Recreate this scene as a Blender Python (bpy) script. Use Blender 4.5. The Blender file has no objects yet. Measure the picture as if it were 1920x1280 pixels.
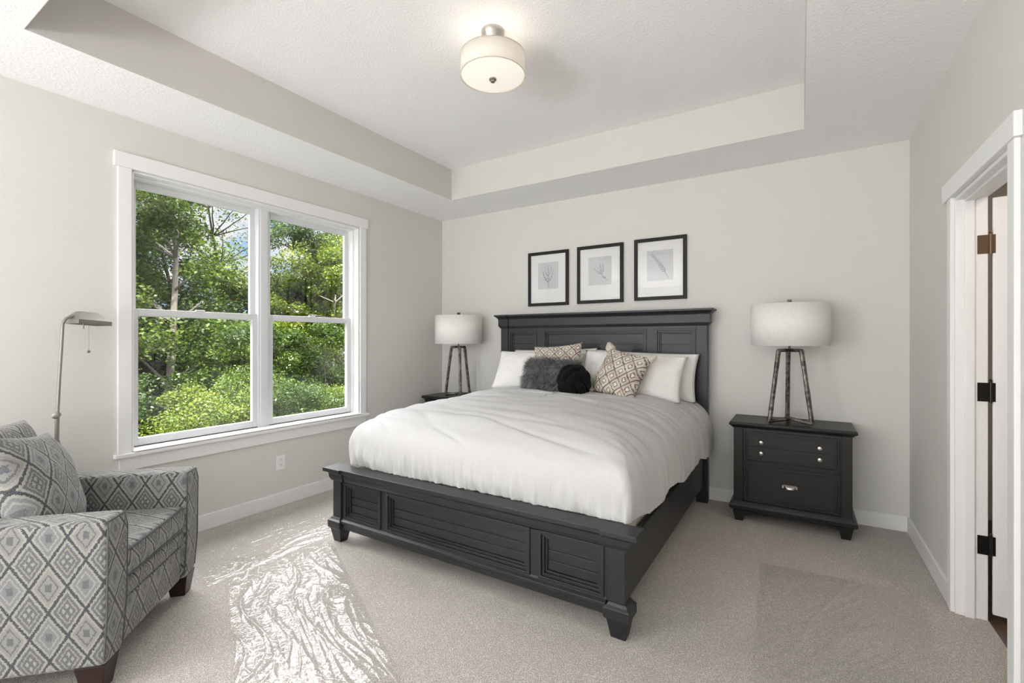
import bpy, bmesh, math, random
import numpy as np
from mathutils import Vector, Matrix, Euler, noise
R = math.radians
sc = bpy.context.scene
COL = sc.collection
random.seed(7); RNG = np.random.default_rng(7)

# ------------------------------------------------------------------ camera
cam_d = bpy.data.cameras.new('camera'); cam = bpy.data.objects.new('camera', cam_d); COL.objects.link(cam)
cam.location = (0, 0, 1.343); cam.rotation_euler = (R(90), 0, R(31.77))
cam_d.sensor_width = 36; cam_d.lens = 36 * 873.4 / 1920; cam_d.shift_y = -3 / 1920; cam_d.clip_start = 0.02
sc.camera = cam

# ------------------------------------------------------------------ node helpers
class X:
    def __init__(s, nt, k): s.nt, s.k = nt, k
    def m(s, op, *a):
        n = s.nt.nodes.new('ShaderNodeMath'); n.operation = op
        for i, v in enumerate((s,) + a):
            if isinstance(v, X): s.nt.links.new(v.k, n.inputs[i])
            else: n.inputs[i].default_value = v
        return X(s.nt, n.outputs[0])
    def __add__(s, o): return s.m('ADD', o)
    def __radd__(s, o): return s.m('ADD', o)
    def __sub__(s, o): return s.m('SUBTRACT', o)
    def __rsub__(s, o): return (s * -1) + o
    def __mul__(s, o): return s.m('MULTIPLY', o)
    def __rmul__(s, o): return s.m('MULTIPLY', o)
    def __truediv__(s, o): return s.m('DIVIDE', o)
    def __gt__(s, o): return s.m('GREATER_THAN', o)
    def __lt__(s, o): return s.m('LESS_THAN', o)
    def floor(s): return s.m('FLOOR')
    def abs(s): return s.m('ABSOLUTE')
    def max(s, o): return s.m('MAXIMUM', o)
    def min(s, o): return s.m('MINIMUM', o)
    def mod(s, o): return s.m('FLOORED_MODULO', o)
    def step(s, a, b):
        n = s.nt.nodes.new('ShaderNodeMapRange'); n.interpolation_type = 'SMOOTHSTEP'
        s.nt.links.new(s.k, n.inputs[0]); n.inputs[1].default_value = a; n.inputs[2].default_value = b
        return X(s.nt, n.outputs[0])

def setin(nt, sock, v):
    if isinstance(v, X): nt.links.new(v.k, sock)
    elif hasattr(v, 'is_output'): nt.links.new(v, sock)
    elif isinstance(v, (tuple, list)) and len(v) == 3 and len(sock.default_value) == 4: sock.default_value = (*v, 1)
    else: sock.default_value = v

def mixc(nt, f, a, b):
    n = nt.nodes.new('ShaderNodeMix'); n.data_type = 'RGBA'
    setin(nt, n.inputs[0], f); setin(nt, n.inputs[6], a); setin(nt, n.inputs[7], b)
    return n.outputs[2]

def coords(nt, kind='Object', scale=None):
    n = nt.nodes.new('ShaderNodeTexCoord'); o = n.outputs[kind]
    if scale:
        mp = nt.nodes.new('ShaderNodeMapping'); nt.links.new(o, mp.inputs[0]); mp.inputs['Scale'].default_value = scale
        o = mp.outputs[0]
    return o

def noi(nt, vec, scale, detail=2, rough=0.5, dist=0.0):
    n = nt.nodes.new('ShaderNodeTexNoise'); nt.links.new(vec, n.inputs['Vector'])
    n.inputs['Scale'].default_value = scale; n.inputs['Detail'].default_value = detail
    n.inputs['Roughness'].default_value = rough; n.inputs['Distortion'].default_value = dist
    return X(nt, n.outputs[0])

def sep(nt, vec):
    n = nt.nodes.new('ShaderNodeSeparateXYZ'); nt.links.new(vec, n.inputs[0])
    return [X(nt, o) for o in n.outputs]

def bump(nt, h, dist, strength=1.0):
    n = nt.nodes.new('ShaderNodeBump'); setin(nt, n.inputs['Height'], h)
    n.inputs['Distance'].default_value = dist; n.inputs['Strength'].default_value = strength
    return n.outputs[0]

def mat(name, color=(.5, .5, .5), rough=.5, metal=0.0, fn=None, spec=.5, sheen=0.0):
    """fn(nt, bsdf) may wire colour / bump"""
    m = bpy.data.materials.new(name); m.use_nodes = True; nt = m.node_tree
    b = nt.nodes['Principled BSDF']
    b.inputs['Base Color'].default_value = (*color, 1); b.inputs['Roughness'].default_value = rough
    b.inputs['Metallic'].default_value = metal; b.inputs['Specular IOR Level'].default_value = spec
    if sheen: b.inputs['Sheen Weight'].default_value = sheen
    if fn: fn(nt, b)
    return m

# ------------------------------------------------------------------ world, sun, added fill lamps
w = bpy.data.worlds.new('sky'); sc.world = w; w.use_nodes = True; nt = w.node_tree
bg = nt.nodes['Background']
vec = coords(nt, 'Generated')
vx, vy, vz = sep(nt, vec)
cl = noi(nt, coords(nt, 'Generated', (1, 1, 2.2)), 5.5, 5, .6)
cloud = cl.step(.40, .56).max(vz.step(.30, .5))
nt.links.new(mixc(nt, cloud, (.46, .68, 1.0), (1.0, 1.0, 1.02)), bg.inputs['Color'])
SKY_LOW, SKY_HIGH = 0.95, 18.0
st = vz.step(.30, .62) * (SKY_HIGH - SKY_LOW) + SKY_LOW
nt.links.new(st.k, bg.inputs['Strength'])

sun_d = bpy.data.lights.new('sun', 'SUN'); sun_d.energy = 17.0; sun_d.angle = R(1.0); sun_d.color = (1, .95, .85)
sun = bpy.data.objects.new('sun', sun_d); COL.objects.link(sun)
sun.rotation_euler = Vector((-.62, .36, -.70)).to_track_quat('-Z', 'Y').to_euler()

def area(name, loc, target, sx, sy, power, color):
    d = bpy.data.lights.new(name, 'AREA'); d.shape = 'RECTANGLE'; d.size = sx; d.size_y = sy; d.energy = power; d.color = color
    o = bpy.data.objects.new(name, d); COL.objects.link(o); o.location = loc
    o.rotation_euler = (Vector(target) - Vector(loc)).to_track_quat('-Z', 'Y').to_euler()
    return o
# added fill lamp behind the camera, facing up to bounce off the ceiling
area('added_fill_near', (-1.45, -3.6, .80), (-1.25, -3.35, 2.7), 1.8, .9, 300, (.985, .99, 1.0))
# second added fill lamp behind the camera, brightens the right wall
area('added_fill_side', (-3.56, -2.3, 1.5), (.65, 2.6, 1.75), 1.4, 1.5, 80, (1.0, .99, .98))
po = area('portal_left_window', (-3.78, 2.125, 1.53), (0, 2.125, 1.53), 1.78, 1.77, 1, (1, 1, 1)); po.data.cycles.is_portal = True

sc.view_settings.view_transform = 'Standard'; sc.view_settings.look = 'None'
sc.view_settings.exposure = 0.0; sc.view_settings.gamma = 1.0; sc.view_settings.use_curve_mapping = False
sc.cycles.use_denoising = True
sc.cycles.max_bounces = 12; sc.cycles.diffuse_bounces = 7; sc.cycles.transparent_max_bounces = 16
sc.cycles.sample_clamp_indirect = 6.0

# ------------------------------------------------------------------ mesh helpers
class MB:
    def __init__(s): s.v, s.f, s.uv, s.mi = [], [], [], []
    def add(s, vs, fs, uvs=None, mi=0):
        o = len(s.v); s.v += [tuple(p) for p in vs]
        for i, f in enumerate(fs):
            s.f.append(tuple(o + k for k in f)); s.mi.append(mi)
            s.uv.append(uvs[i] if uvs else None)
        return s
    def box(s, x0, x1, y0, y1, z0, z1, mi=0):
        vs = [(x, y, z) for z in (z0, z1) for y in (y0, y1) for x in (x0, x1)]
        return s.add(vs, [(0, 2, 3, 1), (4, 5, 7, 6), (0, 1, 5, 4), (2, 6, 7, 3), (0, 4, 6, 2), (1, 3, 7, 5)], mi=mi)
    def frus(s, b, t, mi=0):
        """b=(x0,x1,y0,y1,z), t likewise: a tapered box"""
        vs = [(b[0], b[2], b[4]), (b[1], b[2], b[4]), (b[0], b[3], b[4]), (b[1], b[3], b[4]),
              (t[0], t[2], t[4]), (t[1], t[2], t[4]), (t[0], t[3], t[4]), (t[1], t[3], t[4])]
        return s.add(vs, [(0, 2, 3, 1), (4, 5, 7, 6), (0, 1, 5, 4), (2, 6, 7, 3), (0, 4, 6, 2), (1, 3, 7, 5)], mi=mi)
    def stack(s, layers):
        """layers of (x0,x1,y0,y1,z) from bottom to top joined into one moulded solid"""
        vs = []; fs = []
        for (a, b, c, d, z) in layers: vs += [(a, c, z), (b, c, z), (b, d, z), (a, d, z)]
        n = len(layers)
        for k in range(n - 1):
            o = 4 * k
            for j in range(4): fs.append((o + j, o + (j + 1) % 4, o + 4 + (j + 1) % 4, o + 4 + j))
        fs.append((3, 2, 1, 0)); o = 4 * (n - 1); fs.append((o, o + 1, o + 2, o + 3))
        return s.add(vs, fs)
    def tube(s, pts, r, n=10, cap=True, closed=False):
        pts = [Vector(p) for p in pts]; N = len(pts)
        rs = r if isinstance(r, (list, tuple)) else [r] * N
        vs = []; prev = None
        for i, p in enumerate(pts):
            if closed: t = pts[(i + 1) % N] - pts[i - 1]
            else: t = pts[min(i + 1, N - 1)] - pts[max(i - 1, 0)]
            t.normalize()
            if prev is None:
                a = Vector((0, 0, 1)) if abs(t.z) < .9 else Vector((1, 0, 0)); u = t.cross(a).normalized()
            else: u = (prev - t * prev.dot(t)).normalized()
            prev = u; b = t.cross(u)
            for k in range(n):
                an = 2 * math.pi * k / n; vs.append(p + (u * math.cos(an) + b * math.sin(an)) * rs[i])
        fs = []
        for i in range(N if closed else N - 1):
            for k in range(n):
                k2 = (k + 1) % n; j = (i + 1) % N
                fs.append((i * n + k, i * n + k2, j * n + k2, j * n + k))
        if cap and not closed: fs.append(tuple(range(n - 1, -1, -1))); fs.append(tuple((N - 1) * n + k for k in range(n)))
        return s.add(vs, fs)
    def lathe(s, prof, c=(0, 0, 0), n=40, cap=True):
        vs = []; fs = []
        for (r, z) in prof:
            for k in range(n):
                a = 2 * math.pi * k / n; vs.append((c[0] + r * math.cos(a), c[1] + r * math.sin(a), c[2] + z))
        for i in range(len(prof) - 1):
            for k in range(n):
                k2 = (k + 1) % n; fs.append((i * n + k, i * n + k2, (i + 1) * n + k2, (i + 1) * n + k))
        if cap:
            fs.append(tuple(range(n - 1, -1, -1))); fs.append(tuple((len(prof) - 1) * n + k for k in range(n)))
        return s.add(vs, fs)
    def grid(s, fn, nu, nv, uvfn=None, wrap_u=False, mi=0):
        vs = []; fs = []; uvs = []
        for j in range(nv + 1):
            for i in range(nu + 1): vs.append(fn(i / nu, j / nv))
        for j in range(nv):
            for i in range(nu):
                a = j * (nu + 1) + i; fs.append((a, a + 1, a + nu + 2, a + nu + 1))
                if uvfn: uvs.append([uvfn(i / nu, j / nv), uvfn((i + 1) / nu, j / nv), uvfn((i + 1) / nu, (j + 1) / nv), uvfn(i / nu, (j + 1) / nv)])
        return s.add(vs, fs, uvs if uvfn else None, mi=mi)

def obj(name, mb, mats, parent=None, bevel=0, seg=2, smooth=False, angle=40, boxuv=None, weld=False):
    me = bpy.data.meshes.new(name); me.from_pydata(mb.v, [], mb.f)
    if not isinstance(mats, (list, tuple)): mats = [mats]
    for m in mats: me.materials.append(m)
    if len(mats) > 1: me.polygons.foreach_set('material_index', mb.mi)
    if any(u is not None for u in mb.uv):
        ul = me.uv_layers.new(name='UVMap')
        for p, u in zip(me.polygons, mb.uv):
            if u:
                for li, c in zip(p.loop_indices, u): ul.data[li].uv = c
    if weld:
        bm = bmesh.new(); bm.from_mesh(me); bmesh.ops.remove_doubles(bm, verts=bm.verts, dist=1e-5); bm.to_mesh(me); bm.free()
    if boxuv is not None:
        ul = me.uv_layers.new(name='UVMap'); ox, oy = boxuv
        for p in me.polygons:
            nn = p.normal; ax = max(range(3), key=lambda k: abs(nn[k]) * (1.15 if k == 2 else 1))
            for li in p.loop_indices:
                c = me.vertices[me.loops[li].vertex_index].co
                ul.data[li].uv = ((c.y + ox, c.z + oy) if ax == 0 else (c.x + ox, c.z + oy) if ax == 1 else (c.x + ox, c.y + oy))
    if smooth:
        me.polygons.foreach_set('use_smooth', [True] * len(me.polygons)); me.set_sharp_from_angle(angle=R(angle))
    me.update()
    o = bpy.data.objects.new(name, me); COL.objects.link(o)
    if parent: o.parent = parent
    if bevel:
        b = o.modifiers.new('bevel', 'BEVEL'); b.width = bevel; b.segments = seg; b.limit_method = 'ANGLE'; b.angle_limit = R(40)
        b.harden_normals = False
    return o

def tag(o, label=None, cat=None, group=None, kind=None):
    if label: o['label'] = label
    if cat: o['category'] = cat
    if group: o['group'] = group
    if kind: o['kind'] = kind
    return o
def thing(name, loc, label, cat, rz=0, group=None, kind=None):
    o = bpy.data.objects.new(name, None); COL.objects.link(o); o.location = loc; o.rotation_euler = (0, 0, rz); o.empty_display_size = .1
    return tag(o, label, cat, group, kind)
def struct(name, mb, mats, label, cat, **k):
    return tag(obj(name, mb, mats, **k), label, cat, kind='structure')
def dup(root, loc, rz=None, label=None):
    def cp(o, par):
        c = o.copy(); COL.objects.link(c); c.parent = par
        for ch in list(o.children): cp(ch, c)
        return c
    c = cp(root, None); c.location = loc
    if rz is not None: c.rotation_euler = (0, 0, rz)
    if label: c['label'] = label
    return c

# ------------------------------------------------------------------ materials
def wallbump(sc_, d):
    def fn(nt, b):
        v = coords(nt); nt.links.new(bump(nt, noi(nt, v, sc_, 3, .55), d), b.inputs['Normal'])
    return fn
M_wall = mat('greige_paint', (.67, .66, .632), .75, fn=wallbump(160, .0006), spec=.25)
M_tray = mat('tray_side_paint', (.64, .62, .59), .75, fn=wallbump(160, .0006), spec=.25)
def f_ceil(nt, b):
    v = coords(nt); n = noi(nt, v, 70, 3, .6); nt.links.new(bump(nt, n.step(.40, .68), .0009), b.inputs['Normal'])
M_ceil = mat('ceiling_texture_white', (.87, .87, .875), .85, fn=f_ceil, spec=.2)
M_trim = mat('white_trim_paint', (.82, .82, .82), .38, spec=.45)
M_vinyl = mat('white_vinyl', (.70, .705, .725), .35, spec=.45)
def f_carpet(nt, b):
    v = coords(nt); n1 = noi(nt, v, 320, 2, .6); n2 = noi(nt, v, 3.0, 2)
    vo = nt.nodes.new('ShaderNodeTexVoronoi'); nt.links.new(v, vo.inputs['Vector']); vo.inputs['Scale'].default_value = 230
    vd = X(nt, vo.outputs['Distance'])
    f = (n1 * .75 + vd * .45).step(.30, .85)
    c = mixc(nt, f, (.20, .178, .156), (.72, .675, .625))
    c = mixc(nt, n2.step(.35, .65) * .14, c, (.40, .36, .32))
    nt.links.new(c, b.inputs['Base Color'])
    nt.links.new(bump(nt, n1 * .7 + vd * .6, .006), b.inputs['Normal'])
M_carpet = mat('beige_carpet', rough=.95, fn=f_carpet, spec=.1, sheen=.2)
def f_wood(nt, b):
    v = coords(nt, 'Object', (1, .12, 1)); n = noi(nt, v, 30, 4, .6)
    nt.links.new(mixc(nt, n.step(.3, .7), (.045, .024, .015), (.12, .068, .042)), b.inputs['Base Color'])
M_wood = mat('dark_hardwood', rough=.4, fn=f_wood)
def f_char(nt, b):
    v = coords(nt); n = noi(nt, v, 12, 3)
    nt.links.new(mixc(nt, n, (.0145, .0155, .0178), (.020, .0212, .0238)), b.inputs['Base Color'])
    nt.links.new(bump(nt, noi(nt, v, 140, 2), .0004), b.inputs['Normal'])
M_char = mat('charcoal_paint', rough=.42, fn=f_char, spec=.45)
M_char2 = mat('black_charcoal_paint', (.0125, .012, .0115), rough=.42, spec=.4)
def f_linen(nt, b):
    v = coords(nt); a = noi(nt, coords(nt, 'Object', (1, .06, .06)), 420, 2); c = noi(nt, coords(nt, 'Object', (.06, 1, 1)), 420, 2)
    s = noi(nt, coords(nt, 'Object', (1, .15, .15)), 30, 4, .6)
    nt.links.new(bump(nt, a + c + s * .8, .0013), b.inputs['Normal'])
M_linen = mat('white_linen', (.575, .573, .572), .9, fn=f_linen, spec=.15)
M_cotton = mat('white_cotton', (.79, .775, .755), .85, fn=lambda nt, b: nt.links.new(bump(nt, noi(nt, coords(nt), 9, 4, .6, .8), .012), b.inputs['Normal']), spec=.2)
M_matt = mat('ivory_mattress_ticking', (.62, .58, .52), .9, spec=.2)
def f_ikat(nt, b):
    uv = coords(nt, 'UV'); u, v, _ = sep(nt, uv)
    jag = noi(nt, coords(nt, 'UV', (60, 260, 1)), 1.0, 2, .6) - .5
    jag2 = noi(nt, coords(nt, 'UV', (260, 60, 1)), 1.0, 2, .6) - .5
    p = u / .117; q = v / .184
    a = p + q + jag * .17; c = p - q + jag2 * .17
    ia = a.floor(); ic = c.floor(); fa = (a - ia - .5).abs(); fc = (c - ic - .5).abs()
    m = fa.max(fc)
    ta = ia.mod(2); tc = ic.mod(2)
    dark = (.030, .034, .042); cream = (.325, .315, .285); grey = (.105, .112, .122); lt = (.19, .196, .206); tan = (.29, .265, .215)
    fill = mixc(nt, tc, mixc(nt, ta, grey, lt), mixc(nt, ta, (.245, .24, .225), grey))
    anti = mixc(nt, tc, mixc(nt, ta, cream, grey), mixc(nt, ta, grey, cream))
    mid = mixc(nt, tc, mixc(nt, ta, tan, cream), mixc(nt, ta, grey, tan))
    # thin ring, four small diamonds, centre bar
    ring = (m > .235) * (m < .285)
    q4 = ((fa - .10).abs().max((fc - .10).abs()) < .055)
    bar = ((fa + fc) < .17) * ((a - ia - c + ic).abs() < .16)
    col = mixc(nt, ring, fill, mid)
    col = mixc(nt, q4 * (ta - tc).abs().m('SUBTRACT', 1).abs(), col, anti)
    col = mixc(nt, bar * (ta - tc).abs(), col, anti)
    col = mixc(nt, m > .375, col, cream)
    col = mixc(nt, m > .452, col, dark)
    weave = noi(nt, coords(nt, 'UV', (900, 160, 1)), 1.0, 1)
    col = mixc(nt, weave.step(.3, .7) * .28, col, (.32, .325, .33))
    nt.links.new(col, b.inputs['Base Color'])
    nt.links.new(bump(nt, noi(nt, uv, 500, 2), .0012), b.inputs['Normal'])
M_ikat = mat('grey_ikat_diamond_fabric', rough=.9, fn=f_ikat, spec=.15, sheen=.2)
M_espresso = mat('espresso_wood', (.022, .009, .007), .35)
M_welt = mat('charcoal_welt', (.10, .104, .11), .9)
M_nickel = mat('brushed_nickel', (.55, .52, .49), .34, 1.0)
M_lampmetal = mat('satin_nickel_lamp', (.30, .285, .265), .48, .8)
def f_iron(nt, b):
    v = coords(nt); n = noi(nt, v, 25, 4, .65)
    nt.links.new(mixc(nt, n.step(.35, .7), (.06, .052, .045), (.27, .25, .22)), b.inputs['Base Color'])
    nt.links.new(bump(nt, noi(nt, v, 70, 3), .003), b.inputs['Normal'])
M_iron = mat('hammered_antique_metal', rough=.42, metal=.8, fn=f_iron)
def f_shade(nt, b):
    v = coords(nt); n = noi(nt, coords(nt, 'Object', (1, 1, .15)), 150, 2) + noi(nt, coords(nt, 'Object', (.15, .15, 1)), 150, 2)
    nt.links.new(mixc(nt, (n * .5).step(.3, .7), (.76, .75, .72), (.82, .81, .785)), b.inputs['Base Color'])
M_shade = mat('linen_lampshade', rough=.9, fn=f_shade, spec=.1)
M_black = mat('black_frame_wood', (.008, .0075, .007), .5, spec=.3)
M_mat = mat('white_mat_board', (.80, .80, .80), .9, spec=.1)
M_print = mat('pale_grey_print', (.60, .60, .625), .9, spec=.1)
M_ink = mat('grey_ink', (.13, .13, .14), .9, spec=.1)
M_hinge = mat('black_hinge', (.012, .011, .010), .35, .4)
M_bronze = mat('bronze_hinge', (.18, .12, .08), .35, .8)
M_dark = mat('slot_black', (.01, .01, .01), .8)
def f_fur(nt, b):
    g = nt.nodes.new('ShaderNodeNewGeometry'); r = X(nt, g.outputs['Random Per Island'])
    nt.links.new(mixc(nt, r, (.075, .072, .072), (.36, .355, .355)), b.inputs['Base Color'])
M_fur = mat('grey_fur', rough=.6, fn=f_fur, spec=.3)
M_furbase = mat('grey_fur_backing', (.05, .05, .05), .9)
M_velvet = mat('black_velvet', (.0035, .0035, .004), .8, spec=.15, sheen=.02)
def f_tuft(nt, b):
    uv = coords(nt, 'UV'); u, v, _ = sep(nt, uv)
    j = noi(nt, uv, 45, 3) - .5
    p = u / .105 + j * .22; q = v / .118 + j * .2
    a = p + q; c = p - q; ia = a.floor(); ic = c.floor()
    fa = (a - ia - .5).abs(); fc = (c - ic - .5).abs(); m = fa.max(fc)
    line = (m > .452)
    ring = (m > .16) * (m < .225)
    d = line.max(ring)
    t = noi(nt, uv, 260, 2)
    base = mixc(nt, noi(nt, uv, 9, 2).step(.4, .62), (.84, .77, .66), (.64, .55, .49))
    base = mixc(nt, t * .35, base, (.40, .33, .28))
    base = mixc(nt, m < .14, base, (.85, .79, .70))
    nt.links.new(mixc(nt, d * .85, base, (.12, .09, .095)), b.inputs['Base Color'])
    hgt = (m - .33).abs() * -1.5 + t * .25 - d * .25
    nt.links.new(bump(nt, hgt, .02), b.inputs['Normal'])
M_tuft = mat('tufted_ivory_pattern', rough=.95, fn=f_tuft, spec=.1)
M_ivory = mat('ivory_yarn', rough=.95, fn=lambda nt, b: (nt.links.new(mixc(nt, noi(nt, coords(nt), 90, 3), (.35, .29, .23), (.85, .78, .67)), b.inputs['Base Color']), nt.links.new(bump(nt, noi(nt, coords(nt), 120, 2), .006), b.inputs['Normal'])))

def clear_mat(name, refl, rough, wrinkle=None, tint=(1, 1, 1), grz=.96):
    m = bpy.data.materials.new(name); m.use_nodes = True; nt = m.node_tree; nt.nodes.clear()
    out = nt.nodes.new('ShaderNodeOutputMaterial'); mx = nt.nodes.new('ShaderNodeMixShader')
    tr = nt.nodes.new('ShaderNodeBsdfTransparent'); tr.inputs[0].default_value = (*tint, 1)
    gl = nt.nodes.new('ShaderNodeBsdfGlossy'); gl.inputs['Roughness'].default_value = rough
    fr = nt.nodes.new('ShaderNodeLayerWeight')          # facing: same from above and from below
    fac = ((X(nt, fr.outputs['Facing']).m('POWER', 5.0) * grz + .042) * refl).min(1.0)
    if wrinkle:
        b = wrinkle(nt); nt.links.new(b, gl.inputs['Normal'])
    nt.links.new(fac.k, mx.inputs[0]); nt.links.new(tr.outputs[0], mx.inputs[1]); nt.links.new(gl.outputs[0], mx.inputs[2])
    nt.links.new(mx.outputs[0], out.inputs[0])
    return m
M_glass = clear_mat('window_glass', 1.0, .0)
M_pglass = clear_mat('picture_glass', .9, .0)
M_film = clear_mat('clear_plastic_film', 1.7, .05, lambda nt: bump(nt, noi(nt, coords(nt), 30, 2, .5, 1.2), .004), (.99, .99, .99), .25)

# ------------------------------------------------------------------ room shell
L, RT, D, H, YN = -3.587, .648, 4.23, 2.739, -4.05
HT = 3.043
TX0, TX1, TY0, TY1 = -2.965, .021, .626, 3.64
WY0, WY1, WZ0, WZ1 = 1.235, 3.014, .640, 2.412          # left window opening
DY0, DY1, DZ = 2.36, 3.10, 2.040                          # door opening

struct('floor', MB().box(L - .0, .765, YN, D, -.12, 0), M_carpet, 'beige textured loop carpet covering the bedroom floor', 'carpet')
mb = MB()
for (x0, x1, y0, y1) in ((L - .17, TX0 - .002, YN - .2, D + .12), (TX1 + .002, RT + .12, YN - .2, D + .12), (TX0 - .002, TX1 + .002, YN - .2, TY0 - .002), (TX0 - .002, TX1 + .002, TY1 + .002, D + .12)):
    mb.box(x0, x1, y0, y1, H, H + .04)
mb.box(TX0 - .1, TX1 + .1, TY0 - .1, TY1 + .1, HT, HT + .05)
e = .03
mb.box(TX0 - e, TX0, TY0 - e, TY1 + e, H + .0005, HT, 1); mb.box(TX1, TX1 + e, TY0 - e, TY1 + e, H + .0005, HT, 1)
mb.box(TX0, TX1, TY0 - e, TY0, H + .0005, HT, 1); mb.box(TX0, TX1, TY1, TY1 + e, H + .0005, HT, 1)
struct('ceiling', mb, [M_ceil, M_tray], 'white textured ceiling with a recessed square tray in the middle', 'ceiling')

mb = MB(); xo = L - .165
mb.box(xo, L, YN - .1, -3.05, -.1, H); mb.box(xo, L, -1.55, WY0, -.1, H); mb.box(xo, L, -3.05, -1.55, -.1, WZ0); mb.box(xo, L, -3.05, -1.55, WZ1, H); mb.box(xo, L, WY1, D + .1, -.1, H)
mb.box(xo, L, WY0, WY1, -.1, WZ0); mb.box(xo, L, WY0, WY1, WZ1, H)
struct('wall_left', mb, M_wall, 'greige painted wall holding the double window', 'wall')
struct('wall_back', MB().box(L, RT, D, D + .1, -.1, H), M_wall, 'greige painted wall behind the headboard and the three pictures', 'wall')
mb = MB()
mb.box(RT, RT + .112, YN - .1, DY0, -.1, H); mb.box(RT, RT + .112, DY1, D + .1, -.1, H); mb.box(RT, RT + .112, DY0, DY1, DZ, H)
struct('wall_right', mb, M_wall, 'greige painted wall with the doorway at the right', 'wall')
NX0, NX1, NZ0, NZ1 = -3.45, -.45, .3, 2.4
mb = MB()
mb.box(L, NX0, YN - .1, YN, -.1, H); mb.box(NX1, RT, YN - .1, YN, -.1, H)
mb.box(NX0, NX1, YN - .1, YN, -.1, NZ0); mb.box(NX0, NX1, YN - .1, YN, NZ1, H)
struct('wall_near', mb, M_wall, 'greige painted wall behind the viewpoint with a wide added window', 'wall')

def base(name, x0, x1, y0, y1, side, label):
    struct(name, MB().box(x0, x1, y0, y1, 0, .108), M_trim, label, 'baseboard', bevel=.003)
base('baseboard_left', L, L + .015, YN, D - .015, 'l', 'white baseboard along the wall under the window')
base('baseboard_back', L, RT, D - .015, D, 'b', 'white baseboard along the wall behind the bed')
base('baseboard_right', RT - .015, RT, DY1 + .066, D - .015, 'r', 'white baseboard on the short wall between doorway and back corner')
base('baseboard_near', RT - .015, RT, YN, DY0 - .07, 'r', 'white baseboard on the right wall nearer than the doorway')

# window_1 : twin double hung window
win = thing('window_1', (L, 2.125, 1.5), 'white framed twin double-hung window looking onto green trees', 'window', kind='structure')
def wp(name, boxes, m=M_trim, par=win, bevel=.003):
    mb = MB()
    for (x0, x1, y0, y1, z0, z1) in boxes:
        mb.box(x0, x1, y0 - 2.125, y1 - 2.125, z0 - 1.5, z1 - 1.5)
    return obj(name, mb, m, par, bevel)
cz = .018
wp('side_casing', [(0, cz, 1.160, WY0 - .004, .637, 2.416)]); wp('side_casing', [(0, cz, WY1 + .004, 3.088, .637, 2.416)])
wp('head_casing', [(0, .024, 1.141, 3.107, 2.416, 2.508)])
wp('sill', [(-.115, .042, WY0 + .001, WY1 - .001, WZ0 - .0, WZ0 + .008), (.0, .042, 1.141, 3.107, .613, .637)])
wp('apron', [(0, cz, 1.168, 3.08, .528, .613)])
wp('jamb', [(-.165, .004, WY0, WY0 + .012, WZ0, WZ1), (-.165, .004, WY1 - .012, WY1, WZ0, WZ1), (-.165, .004, WY0, WY1, WZ1 - .012, WZ1),
            (-.165, -.06, WY0 + .012, WY0 + .024, WZ0, WZ1 - .012), (-.165, -.06, WY1 - .024, WY1 - .012, WZ0, WZ1 - .012), (-.165, -.06, WY0 + .012, WY1 - .012, WZ1 - .026, WZ1 - .012)])
wp('mullion', [(-.165, -.075, 2.085, 2.175, WZ0, WZ1 - .012), (-.09, -.068, 2.10, 2.16, WZ0, WZ1 - .012)], M_vinyl)
for (a, b) in ((WY0 + .024, 2.088), (2.172, WY1 - .024)):
    for up in (1, 0):
        x0, x1 = ((-.152, -.125) if up else (-.122, -.088))
        z0, z1 = ((1.500, WZ1 - .026) if up else (WZ0 + .0125, 1.547))
        s_ = .042; zb = .046 if up else .050; zt = .046 if up else .044
        fr = wp('upper_sash' if up else 'lower_sash', [(x0, x1, a, a + s_, z0, z1), (x0, x1, b - s_, b, z0, z1), (x0, x1, a + s_, b - s_, z0, z0 + zb), (x0, x1, a + s_, b - s_, z1 - zt, z1)], M_vinyl)
        xm = (x0 + x1) / 2
        wp('pane', [(xm - .002, xm + .002, a + s_ - .005, b - s_ + .005, z0 + zb - .005, z1 - zt + .005)], M_glass, fr, 0)
        if not up:
            lk = wp('sash_lock', [(x0 + .008, x1 + .0, (a + b) / 2 - .03, (a + b) / 2 + .03, z1, z1 + .010)], M_vinyl, fr, .003)
wp('sash_gap_shade', [(-.1225, -.0875, WY0 + .026, WY1 - .026, WZ0 + .0075, WZ0 + .0125)], M_dark, bevel=0)  # black strip standing in for the shaded gap between sashes and sill
# added_window_2 : unseen window added behind the viewpoint for the fill light
win2 = thing('added_window_2', (-1.95, YN, 1.35), 'white framed wide window added behind the viewpoint for fill light', 'window', kind='structure')
mb = MB()
mb.box(-1.5, -1.44, -.08, .01, -1.05, 1.05); mb.box(1.44, 1.5, -.08, .01, -1.05, 1.05); mb.box(-1.44, 1.44, -.08, .01, .99, 1.05); mb.box(-1.44, 1.44, -.08, .01, -1.05, -.99)
mb.box(-.03, .03, -.06, 0, -.99, .99)
obj('window_frame', mb, M_vinyl, win2, .003)

win3 = thing('added_window_3', (L, -2.3, 1.526), 'white framed window added to the left wall behind the viewpoint for fill light', 'window', kind='structure')  # unseen window, added to go with the side fill lamp
mb = MB(); mb.box(-.1, .012, -.75, -.69, -.886, .886); mb.box(-.1, .012, .69, .75, -.886, .886); mb.box(-.1, .012, -.69, .69, .826, .886); mb.box(-.1, .012, -.69, .69, -.886, -.826)
obj('window_frame', mb, M_vinyl, win3, .003)

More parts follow.
